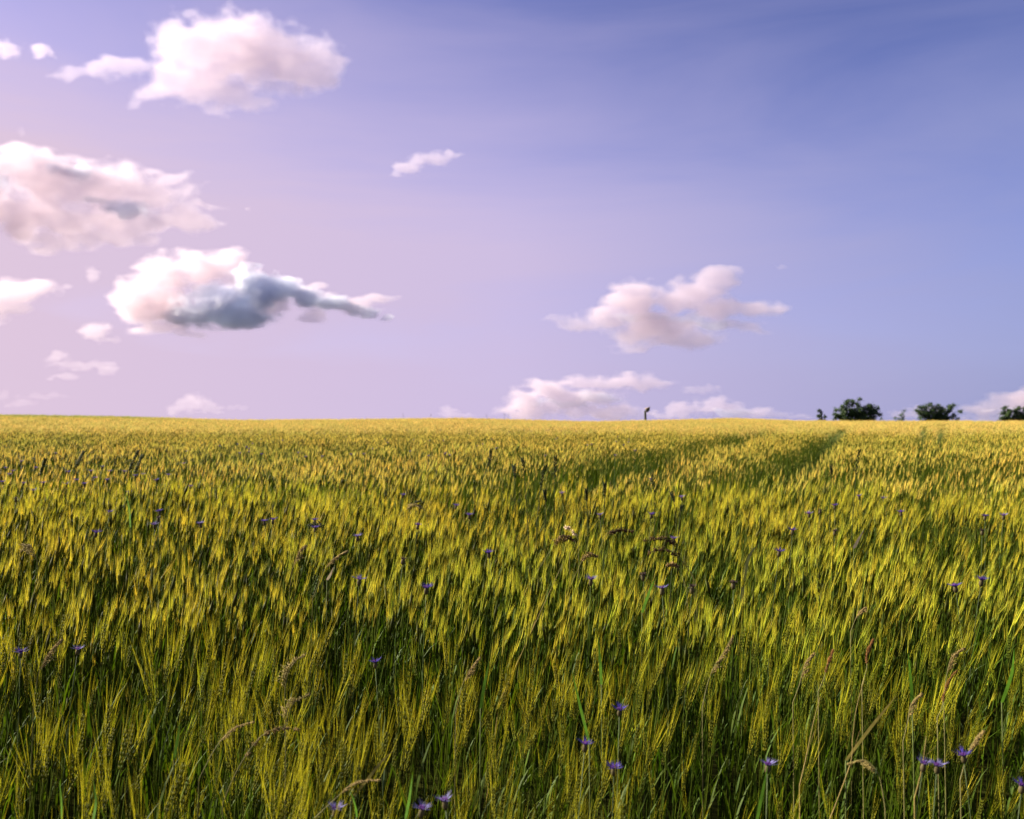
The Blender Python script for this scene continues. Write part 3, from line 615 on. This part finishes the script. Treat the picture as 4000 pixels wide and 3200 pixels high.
def wild_grass(kind, path, label, seed):
    r = random.Random(seed); c = np.array(COLS[kind])
    yref = max(p[1] for p in path[1:]) if kind in ('brown','white','tan','fox','comb','pale','curve') else path[len(path)//2][1]
    d = 100.0 if kind == 'ridge' else solve_d(path[0][0], path[0][1] - 25) if kind in ('couch', 'reed') else solve_d(path[-1][0], yref)
    pts = [at(x, y, d) for x, y in path]
    for i, p in enumerate(pts): p.y += r.uniform(-.01, .01) * d * .3 + .012 * i
    g = float(ground(pts[0].x, pts[0].y)); foot = Vector((pts[0].x + (pts[0].x - pts[1].x) * .5, pts[0].y - .02, g))
    root = empty(NAMES[kind], foot); tag(root, label, 'grass blade' if 'leaf' in kind else ('straw' if kind == 'straw' else ('weed' if kind == 'ridge' else 'grass')))
    if kind == 'ridge': root['group'] = 'weed stalks on the ridge'
    pts = [p - foot for p in pts]; px = d / F
    lower = resample([Vector((0, 0, 0)), Vector((pts[0].x * .6, 0, pts[0].z * .5)), pts[0]], 6)
    if 'leaf' in kind:
        W = {'gleaf': 6.5, 'wleaf': 6, 'dleaf': 9, 'yleaf': 6}[kind] * px; st = MB(); st.tube(lower, .0018, (.10, .13, .03), 4); st.build('stem', M_PLANT, root)
        Q = resample(pts, 12); bl = MB(); n = 12
        sv = (pts[-1] - pts[0]).cross(Vector((0, 1, .2))).normalized(); sv = (sv + Vector((0, r.uniform(.2, .7), 0))).normalized()
        bl.ribbon(Q, [W * (.5 + .5 * math.sin(math.pi * min(i / (n - 1) * .9 + .15, 1))) * (1 - (i / (n - 1)) ** 3) + .0006 for i in range(n)], sv, c)
        bl.build('blade', M_PLANT, root); return
    n = 26; Q = resample(pts, n); st = MB(); rs = max(.0012, (.95 if kind in ('couch', 'reed') else .6) * px) if kind != 'straw' else max(.0014, .7 * px)
    if kind == 'ridge': rs = .012
    st.tube(lower[:-1] + Q, [rs * 1.1] * 5 + [rs * (1 - .6 * i / (n - 1)) for i in range(n)], c * .8 if kind in ('straw', 'ridge') else (.20, .19, .06) if kind not in ('couch', 'curve', 'reed') else (.045, .06, .012), 5)
    st.build('stem', M_PLANT, root)
    if kind == 'straw':
        nd = MB(); k = n // 3; nd.tube([Q[k] + (Q[k + 1] - Q[k]) * u for u in (0, .12, .24)], [rs * 1.1, rs * 1.7, rs * 1.0], c * .6, 6); nd.build('node', M_PLANT, root)
        lf = MB(); q = Q[n // 3]; lf.ribbon([q, q + Vector((.02, .01, .05)), q + Vector((.05, .02, .07))], [.004, .005, .0005], (.5, .8, 0), c * .8); lf.build('leaf', M_PLANT, root); return
    hd = MB()
    s0 = {'couch': .5, 'reed': .4, 'ridge': .6}.get(kind, .36 if len(path) > 3 else .3)
    for i in range(n):
        u = i / (n - 1)
        if u < s0: continue
        q = Q[i]; t = (Q[min(i + 1, n - 1)] - Q[max(i - 1, 0)]).normalized(); v = (u - s0) / (1 - s0); env = math.sin(math.pi * min(.12 + v * .9, 1)) ** .6
        if kind in ('brown', 'white', 'tan', 'curve'):
            if (i * 7 + seed) % 3 == 0: continue
            big = r.uniform(.35, 1.25) * env * (.4 if kind == 'white' else 1)
            for k in range(int(6 + 12 * big) if kind not in ('curve', 'white') else 5):
                o = Vector((r.gauss(0, 1), r.gauss(0, 1), r.gauss(-.45, .9))).normalized(); q2 = q + o * (1.2 + 3.4 * big) * px * r.random() + t * r.uniform(-2.5, 2.5) * px
                hd.grain(q2, t * .9 + o * .9 + Vector((0, 0, -.35)), 6.0 * px * r.uniform(.6, 1.3), 1.55 * px * r.uniform(.8, 1.3), c * r.uniform(.5, 1.8))
        elif kind == 'fox':
            for k in range(34):
                o = Vector((r.gauss(0, 1), r.gauss(0, 1), r.gauss(0, 1))); o = (o - t * o.dot(t)).normalized(); rad = (4.2 + 1.2 * math.sin(i * .9)) * px * (env ** .8)
                hd.grain(q + t * r.uniform(-2, 2) * px, t * .75 + o, rad * 1.35 * r.uniform(.7, 1.15), .55 * px, c * r.uniform(.65, 1.4))
        elif kind in ('pale', 'comb'):
            for k in range(3):
                sgn = 1 if kind == 'pale' else -1
                bl_ = r.uniform(14, 30) * px * (1.15 - v); o = Vector((.8 * r.uniform(.3, 1), r.uniform(-.6, .6), .7)) if kind == 'pale' else Vector((-.75 * r.uniform(.5, 1), r.uniform(-.4, .4), -.35))
                dr = (t * .9 + o * .55).normalized(); e1 = q + dr * bl_ * .55; e2 = q + dr * bl_ + Vector((sgn * .15 * bl_, 0, -.22 * bl_))
                hd.ribbon([q, e1, e2], [.7 * px, .5 * px, .35 * px], (0.4, .8, .4), c * .85)
                for j in range(4):
                    w_ = .4 + .6 * j / 3; pt = q.lerp(e1, min(w_ * 2, 1)) if w_ < .5 else e1.lerp(e2, (w_ - .5) * 2)
                    hd.grain(pt, (e2 - e1) + Vector((r.uniform(-.3, .3), r.uniform(-.3, .3), r.uniform(-.2, .2))) * bl_, 7 * px * r.uniform(.7, 1.2), .95 * px, c * r.uniform(.7, 1.25))
        elif kind in ('couch', 'reed'):
            sg = 1 if i % 2 else -1; o = Vector((sg, r.uniform(-.3, .3), 0))
            for k in range(2): hd.grain(q + o * .3 * px, t + o * r.uniform(.25, .5), 8.5 * px, 1.9 * px, c * r.uniform(.75, 1.35))
        elif kind == 'ridge' and i % 3 == 0:
            hd.grain(q, t + Vector((r.uniform(-1, 1), 0, .3)), .12, .02, c * r.uniform(.8, 1.3))
    hd.build('seed_head', M_PLANT, root)
for i, (k, path, lab) in enumerate(G): wild_grass(k, path, lab, 900 + i)

# ------------------------------------------------------------------ shrubs, posts beyond the ridge
def blobs_of_leaves(mb, pts, rad, n, size, col, r):
    for p in pts:
        for _ in range(int(n * 2.0)):
            o = Vector((r.gauss(0, 1), r.gauss(0, 1), r.gauss(0, .85))) * rad * .55
            q = p + o; a = Vector((r.gauss(0, 1), r.gauss(0, 1), r.gauss(0, .6))).normalized(); b = a.orthogonal().normalized(); s = size * r.uniform(.6, 1.3)
            mb.add([tuple(q - b * s * .35), tuple(q + a * s * .5), tuple(q + b * s * .35), tuple(q - a * s * .5)], [(0, 1, 2), (0, 2, 3)], np.array(col) * r.uniform(.55, 1.5))
def shrub(name, base, tips, D, label, cat, leaf=.16, rad=5, nper=60, col=(.036, .070, .013), group=None, seed=1, fill=3):
    r = random.Random(seed); bx, by = base
    foot = at(bx, by, D); g = float(ground(foot.x, D)); foot = Vector((foot.x, D, g))
    root = empty(name, foot); tag(root, label, cat, group); px = D / F
    tk, cr = MB(), MB(); cps = []
    for tx, ty in tips:
        tip = at(tx, ty, D) - foot; tip.y = r.uniform(-1, 1) * abs(tips[0][0] - tips[-1][0]) * px * .3
        q0 = Vector((tip.x * .12, tip.y * .1, 0)); mid = Vector((tip.x * .55, tip.y * .5, tip.z * .5)) + Vector((r.uniform(-.1, .1), 0, 0))
        L = resample([q0, mid, tip], 7); tk.tube(L, [.07, .06, .05, .04, .03, .02, .01], (.05, .04, .02), 5)
        cps += [l + Vector((r.gauss(0, .15), r.gauss(0, .3), r.gauss(0, .1))) for l in L[2:]]
        for _ in range(fill):
            k = r.randint(2, 5); e = L[k] + Vector((r.gauss(0, 6 * px), r.gauss(0, 8 * px), r.gauss(1 * px, 4 * px)))
            tk.tube([L[k], e], [.025, .008], (.05, .04, .02), 4, False); cps.append(e)
    tk.build('trunk', M_WOOD, root)
    blobs_of_leaves(cr, cps, rad * px, nper, leaf, col, r); cr.build('crown', M_LEAF, root)
SG = 'shrubs beyond the ridge'
shrub('shrub', (1800, 888), [(1762,872),(1764,862),(1770,858),(1778,848),(1787,844),(1795,848),(1806,843),(1812,852),(1820,858),(1830,852),(1838,853),(1842,862),(1852,858),(1847,872),(1800,862),(1822,868),(1775,872)], 132,
      'largest dark green shrub on the ridge, rounded with ragged tips', 'shrub', group=SG, seed=3, nper=75)
shrub('shrub', (1968, 889), [(1932,866),(1938,860),(1946,856),(1954,855),(1964,852),(1972,856),(1984,860),(1992,868),(2000,858),(2006,852),(2007,872),(1960,868),(1975,872),(1945,874)], 134,
      'wide flat topped shrub second from the right, with gaps between its stems', 'shrub', group=SG, seed=5, nper=62)
shrub('shrub', (2122, 888), [(2114,868),(2117,862),(2122,861),(2127,872),(2119,876)], 134, 'narrow upright shrub near the right edge beside a matching clump', 'shrub', group=SG, seed=8, nper=60, rad=4.5)
shrub('shrub', (2146, 888), [(2137,864),(2142,862),(2149,860),(2156,862),(2163,860),(2146,874),(2156,874)], 134, 'dense shrub cut by the right edge of the view', 'shrub', group=SG, seed=9, nper=60, rad=4.5)
shrub('sapling', (1896, 890), [(1903,869),(1898,876),(1885,880)], 134, 'small thin sapling between the two big dark shrubs', 'sapling', leaf=.13, nper=32, rad=4, col=(.05, .085, .03), seed=11, fill=1)
shrub('bush', (2012, 890), [(2008,881),(2016,878),(2022,882)], 134, 'low scrubby bush at the right foot of the flat topped shrub', 'bush', leaf=.12, nper=26, rad=3, col=(.05, .085, .03), seed=12, fill=1)
shrub('bush', (2108, 890), [(2104,880),(2110,877)], 134, 'low scrubby bush left of the narrow upright shrub', 'bush', leaf=.12, nper=30, rad=3.5, col=(.05, .085, .03), seed=13, fill=1)
shrub('bush', (1850, 890), [(1853,881)], 133, 'tiny tuft of scrub right of the largest shrub', 'bush', leaf=.10, nper=26, rad=3, col=(.05, .085, .03), seed=14, fill=1)
shrub('columnar_tree', (1728, 890), [(1727,866),(1728,872),(1729,864)], 128, 'slim dark column shaped little tree beside an H shaped wooden rail', 'tree', leaf=.12, nper=70, rad=3.0, col=(.022, .045, .012), seed=15, fill=0)

def ridge_post():
    D = 112; px = D / F; p = at(1358.5, 884, D); g = float(ground(p.x, D)); root = empty('post_with_box', (p.x, D, g))
    tag(root, 'dark wooden post on the ridge with a tilted box fixed to its top', 'post')
    top = at(1358.5, 864.6, D) - root.location; P = MB(); dk = (.035, .038, .018)
    P.tube([Vector((0, 0, 0)), top * .5 + Vector((.02, 0, 0)), top], [.135, .13, .125], dk, 10); P.build('post', M_WOOD, root)
    A = MB(); A.box(top + Vector((.22, 0, -.12)), (.14, .09, .06), dk); A.build('bracket', M_WOOD, root)
    b = at(1363.6, 862.6, D) - root.location; rot = Matrix.Rotation(R(-13), 3, 'Y')
    B = MB(); w_, h_ = .27, .20
    V = []
    for yy in (-.2, .2):
        for xx, zz in ((-w_ * .75, -h_), (w_ * .55, -h_ * .95), (w_, h_ * .8), (-w_ * .85, h_ * .55)): V.append(tuple(b + rot @ Vector((xx, yy, zz))))
    T = [(0, 1, 2), (0, 2, 3), (4, 6, 5), (4, 7, 6), (0, 4, 5), (0, 5, 1), (1, 5, 6), (1, 6, 2), (2, 6, 7), (2, 7, 3), (3, 7, 4), (3, 4, 0)]
    B.add(V, T, (.085, .080, .05)); B.build('box', M_WOOD, root)
    C = MB(); C.box(b + rot @ Vector((.03, -.02, h_ * .92)), (.29, .26, .035), (.46, .36, .24), rot @ Matrix.Rotation(R(-7), 3, 'Y')); C.build('lit_top', M_WOOD, root)  # added slab, its pale colour paints sunlight onto the box's top face
ridge_post()
def ridge_rail():
    D = 128; px = D / F; p = at(1734, 886, D); g = float(ground(p.x, D)); root = empty('wooden_rail', (p.x, D, g)); tag(root, 'short H shaped wooden rail with two posts beside the slim column tree', 'rail')
    for xx, ty in ((1730.5, 876), (1736, 872)):
        a = at(xx, 890, D) - root.location; a.z = 0; b = at(xx, ty, D) - root.location; P = MB(); P.tube([a, b], .06, (.05, .05, .03), 8); P.build('post', M_WOOD, root)
    a = at(1730, 878.6, D) - root.location; b = at(1736.6, 878.6, D) - root.location; P = MB(); P.tube([a, b], .05, (.05, .05, .03), 6); P.build('crossbar', M_WOOD, root)
ridge_rail()

# ------------------------------------------------------------------ clouds: closed billowing shells filled with even scattering air
def noise3(x, y, z, seed):
    g = np.random.default_rng(seed).random((32, 32, 32)).astype(np.float32)
    xi = np.floor(x).astype(np.int32); yi = np.floor(y).astype(np.int32); zi = np.floor(z).astype(np.int32)
    fx = x - xi; fy = y - yi; fz = z - zi
    fx = fx * fx * (3 - 2 * fx); fy = fy * fy * (3 - 2 * fy); fz = fz * fz * (3 - 2 * fz)
    X0, Y0, Z0 = xi & 31, yi & 31, zi & 31; X1, Y1, Z1 = (xi + 1) & 31, (yi + 1) & 31, (zi + 1) & 31
    def l(X, Y): a = g[X, Y, Z0]; return a + (g[X, Y, Z1] - a) * fz
    a = l(X0, Y0); a = a + (l(X0, Y1) - a) * fy; b = l(X1, Y0); b = b + (l(X1, Y1) - b) * fy
    return a + (b - a) * fx
def surface_nets(f, iso):
    s = f > iso; nx, ny, nz = f.shape
    c = np.zeros((nx - 1, ny - 1, nz - 1), np.int8)
    for i in (0, 1):
        for j in (0, 1):
            for k in (0, 1): c += s[i:nx - 1 + i, j:ny - 1 + j, k:nz - 1 + k]
    act = np.argwhere((c > 0) & (c < 8))
    if not len(act): return None, None
    vid = np.full(c.shape, -1, np.int32); vid[tuple(act.T)] = np.arange(len(act))
    P = np.zeros((len(act), 3)); N = np.zeros(len(act))
    corners = [(i, j, k) for i in (0, 1) for j in (0, 1) for k in (0, 1)]
    for A in corners:
        for ax in range(3):
            if A[ax]: continue
            B = list(A); B[ax] = 1
            fa = f[tuple((act + A).T)] - iso; fb = f[tuple((act + B).T)] - iso; m = (fa > 0) != (fb > 0)
            t = np.where(m, fa / np.where(m, fa - fb, 1), 0); q = np.tile(np.array(A, float), (len(act), 1)); q[:, ax] += t
            P[m] += q[m]; N += m
    P = P / N[:, None] + act
    Qs = []
    for ax in range(3):
        o1, o2 = [a for a in range(3) if a != ax]
        a = np.moveaxis(s, ax, 0); e = np.argwhere(a[:-1] != a[1:]); inside = a[:-1][tuple(e.T)]
        cell = np.zeros((len(e), 3), int); cell[:, ax] = e[:, 0]; cell[:, o1] = e[:, 1]; cell[:, o2] = e[:, 2]
        ok = (cell[:, o1] > 0) & (cell[:, o2] > 0) & (cell[:, o1] < f.shape[o1] - 1) & (cell[:, o2] < f.shape[o2] - 1); cell = cell[ok]; ins = inside[ok]
        def vv(d1, d2):
            q = cell.copy(); q[:, o1] += d1; q[:, o2] += d2; return vid[tuple(q.T)]
        q = np.stack([vv(-1, -1), vv(0, -1), vv(0, 0), vv(-1, 0)], 1); flip = ins if ax != 1 else ~ins
        q[flip] = q[flip][:, ::-1]; Qs.append(q)
    return P, np.concatenate(Qs)
def cloud_mat(name, dens, col=(.92, .845, .85)):
    m = bpy.data.materials.new(name); m.use_nodes = True; t = m.node_tree; t.nodes.clear()
    o = t.nodes.new('ShaderNodeOutputMaterial'); v = t.nodes.new('ShaderNodeVolumePrincipled')
    v.inputs['Color'].default_value = (*col, 1); v.inputs['Density'].default_value = dens; v.inputs['Anisotropy'].default_value = .42
    t.links.new(v.outputs[0], o.inputs['Volume']); return m
def cloud(label, blobs, D, tau=1.0, amp=.8, step=None, seed=0, lam=None, depth=.5, wisp=1.0, dark=None, dtau=6, root=None, levels=((-.14, .07), (-.02, .16), (.10, .27), (.26, .5))):
    "blobs: x, y, rx, ry in photograph pixels; D: distance; tau: optical thickness per 25 pixels"
    B = np.array(blobs, float); x0, x1 = (B[:, 0] - B[:, 2] * 1.45).min(), (B[:, 0] + B[:, 2] * 1.45).max(); y0, y1 = (B[:, 1] - B[:, 3] * 1.5).min(), (B[:, 1] + B[:, 3] * 1.5).max()
    rz = np.minimum(B[:, 2], B[:, 3] * 1.6) * depth; zm = rz.max() * 1.45
    step = step or max(2.0, (x1 - x0) / 230)
    gx = np.arange(x0, x1 + step, step); gz = np.arange(-zm, zm + step, step); gy = np.arange(y0, y1 + step, step)
    X, Z, Y = np.meshgrid(gx, gz, gy, indexing='ij'); X = X.astype(np.float32); Y = Y.astype(np.float32); Z = Z.astype(np.float32)
    acc = np.zeros_like(X); K = 13.0
    lam = lam or np.median(B[:, 3]) * 1.6
    wx = (noise3(X / lam + 5, Y / lam, Z / lam, seed + 90) - .5) * lam * .8; wy = (noise3(X / lam, Y / lam + 9, Z / lam, seed + 91) - .5) * lam * .6
    for (bx, by, rx, ry), r3 in zip(B, rz):
        q = np.sqrt(((X + wx - bx) / rx) ** 2 + ((Y + wy - by) / ry) ** 2 + (Z / r3) ** 2); acc += np.exp(K * np.clip(1 - q, -6, 1))
    f = np.log(np.maximum(acc, 1e-20)) / K
    a, l = amp * .55, lam * 1.1
    for o in range(6):
        sy = 1.25 if o < 3 else 1.0
        n = noise3(X / l + 3.1 * o, Y * sy / l + 7.7, Z / l + 1.3 * o, seed * 11 + o)
        puff = 1 - np.abs(2 * noise3(X / l + 1.7, Y / l + o, Z / l, seed * 13 + o) - 1) ** .8      # rounded heads
        f += a * ((n - .5) * 1.1 + (puff - .55) * .45); a *= .62; l *= .5
    f += .10 * wisp * (noise3(X / (lam * .9), Y / (lam * .25), Z / lam, seed + 300) - .5) * 4
    f[0] = f[-1] = -9; f[:, 0] = f[:, -1] = -9; f[:, :, 0] = f[:, :, -1] = -9
    k = D / F; part_name = 'dense_core' if root is None else 'shade_core'
    for li, (iso, fr) in enumerate(levels):
        P, Qd = surface_nets(f, iso)
        if P is None: continue
        px_ = x0 + P[:, 0] * step; pz_ = -zm + P[:, 1] * step; py_ = y0 + P[:, 2] * step
        W = np.stack([(px_ - CX) * k, D + pz_ * k, CAMZ + (HY - py_) * k], 1); c = W.mean(0) if root is None else np.array(root.location)
        o = link('cloud' if root is None else part_name, mesh_np('cloud', W - c, Qd), cloud_mat('cloud_air', tau * fr / (25 * k), *(((.90, .93, .97),) if part_name == 'shade_core' else ())), root)  # bluer colour of the inner core paints in the cloud's shaded side
        if root is None: o.location = c; root = o; tag(o, label, 'cloud', 'white clouds in the sky')
    if dark: cloud(None, dark, D - 8 * k, dtau, amp * 1.7, None, seed + 50, 34, .9, .8, None, 0, root, ((-.22, .07), (-.06, .16), (.08, .30), (.24, .47)))
    return root
cloud('big bright cumulus cloud at the top left with a thin tail trailing left',
      [(440,105,110,70),(520,110,120,72),(600,130,100,62),(670,150,60,42),(410,165,110,50),(380,62,45,26),(440,58,60,30),(540,70,80,34),(640,110,60,30),(690,150,36,30),(500,192,90,24),(330,183,62,28),(270,138,60,24),(205,148,56,18),(145,153,40,13),(318,74,14,9),(395,26,18,9),(530,215,40,9),(330,196,52,28),(420,192,100,38),(520,200,70,26)], 4000, tau=.5, depth=.34, seed=1)
cloud('small puff of cloud in the upper left corner, nearest the left edge', [(12,105,28,20),(-12,95,22,16)], 4200, tau=.6, seed=2)
cloud('small puff of cloud in the upper left corner, right of the edge one', [(84,104,24,15),(104,110,16,9)], 4200, tau=.6, seed=3)
cloud('long cloud bank at the left edge with grey patches on its face',
      [(20,335,70,48),(110,385,110,50),(220,400,110,46),(310,405,90,34),(60,460,120,45),(180,465,120,40),(300,475,110,28),(400,462,70,26),(440,435,40,12),(360,382,36,14),(110,506,62,24),(230,495,80,24),(400,474,60,24),(300,500,50,14),(-60,420,90,80)], 4600, tau=.75, depth=.38, seed=4,
      dark=[(156,364,42,17),(265,440,50,16),(-5,380,26,16),(200,420,46,10)], dtau=1.5)
cloud('tiny wisp right of the tip of the long cloud bank', [(520,440,9,5)], 4600, tau=.5, seed=5)
cloud('cumulus cloud with a dark blue grey shaded side and a ragged tail to the right',
      [(290,630,56,56),(350,590,66,44),(340,640,70,50),(430,572,70,42),(480,550,50,26),(500,580,55,30),(380,643,26,22),(330,695,70,14),(400,706,40,8),(664,604,26,10),(798,628,36,11),(664,664,30,15),(740,643,40,14),(690,622,26,9),(560,640,40,30)], 5200, tau=.9, amp=.7, depth=.55, seed=6,
      dark=[(480,645,85,36),(540,610,56,38),(590,612,34,26),(430,668,80,17),(520,670,70,18),(652,632,38,19),(696,640,34,14),(742,650,34,9),(775,655,22,8),(808,668,18,5)], dtau=2.3)
cloud('low cloud at the left edge with a soft ragged right side', [(20,615,60,34),(70,600,46,22),(30,645,40,18),(-30,630,60,40)], 5400, tau=.6, seed=7)
cloud('faint puff above the shaded cumulus on its left', [(195,578,20,16),(138,600,14,8)], 5600, tau=.3, seed=8)
cloud('faint puff below the shaded cumulus on its left', [(200,698,32,18),(232,716,18,8)], 5600, tau=.45, seed=9)
cloud('faint torn wisps low on the left above the field', [(115,752,26,14),(160,770,60,12),(225,775,26,13),(140,792,40,8)], 6500, tau=.25, seed=10)
cloud('very faint wisps nearest the ridge at the far left', [(8,830,12,16),(90,835,55,8),(45,850,40,10)], 7000, tau=.12, seed=11)
cloud('single small streak of cloud left of the middle of the sky', [(855,352,38,14),(905,336,44,15),(948,324,30,11),(835,363,18,8)], 5000, tau=.6, seed=12)
cloud('wide cloud right of the middle with swept upper wings and grey streaks',
      [(1340,635,70,38),(1280,665,70,26),(1200,682,50,14),(1380,690,110,38),(1460,618,64,26),(1420,640,90,30),(1510,585,50,20),(1545,572,36,12),(1500,650,100,28),(1590,650,56,24),(1430,716,90,22),(1560,690,60,16),(1350,732,50,12)], 5200, tau=.8, depth=.45, seed=13,
      dark=[(1350,665,60,8),(1430,672,70,10),(1490,682,50,12)], dtau=.8)
cloud('tiny scrap of cloud above the right tip of the wide cloud', [(1645,562,15,5)], 5200, tau=.4, seed=14)
cloud('long low cloud with an arched top resting on the ridge left of the post',
      [(1105,848,42,30),(1155,818,56,24),(1240,806,80,18),(1330,805,80,16),(1390,806,40,8),(1150,865,90,20),(1260,868,90,18),(1330,874,60,12),(1220,838,80,22)], 7500, tau=.85, seed=15,
      dark=[(1200,846,60,10),(1260,834,50,11),(1300,842,40,8)], dtau=.8)
cloud('small flat streak of cloud above the post', [(1475,822,38,9),(1500,814,18,6)], 7500, tau=.4, seed=16)
cloud('low billowing cloud on the ridge right of the post', [(1400,874,30,12),(1440,865,40,16),(1510,855,60,18),(1580,868,50,14),(1640,876,40,8),(1680,880,30,6)], 7800, tau=.65, seed=17, dark=[(1540,868,50,8)], dtau=.8)
cloud('low small cloud on the ridge left of the long arched one', [(945,868,22,12),(970,876,26,7)], 7800, tau=.4, seed=18)
cloud('faint dome of cloud on the ridge in the left half', [(412,848,34,18),(380,862,36,12),(440,864,32,12)], 7500, tau=.3, seed=19)
cloud('very small low cloud right of the faint dome', [(500,858,22,6)], 7500, tau=.2, seed=20)
cloud('tall slanting cloud at the right edge behind the shrubs', [(2150,845,90,22),(2090,862,70,16),(2200,850,80,36),(2130,880,120,12)], 7000, tau=.7, seed=21, dark=[(2110,868,60,7)], dtau=1.5)
cloud('low cloud behind the flat topped shrub', [(1950,866,50,13),(1905,876,40,9),(1985,864,30,8)], 7400, tau=.6, seed=22)
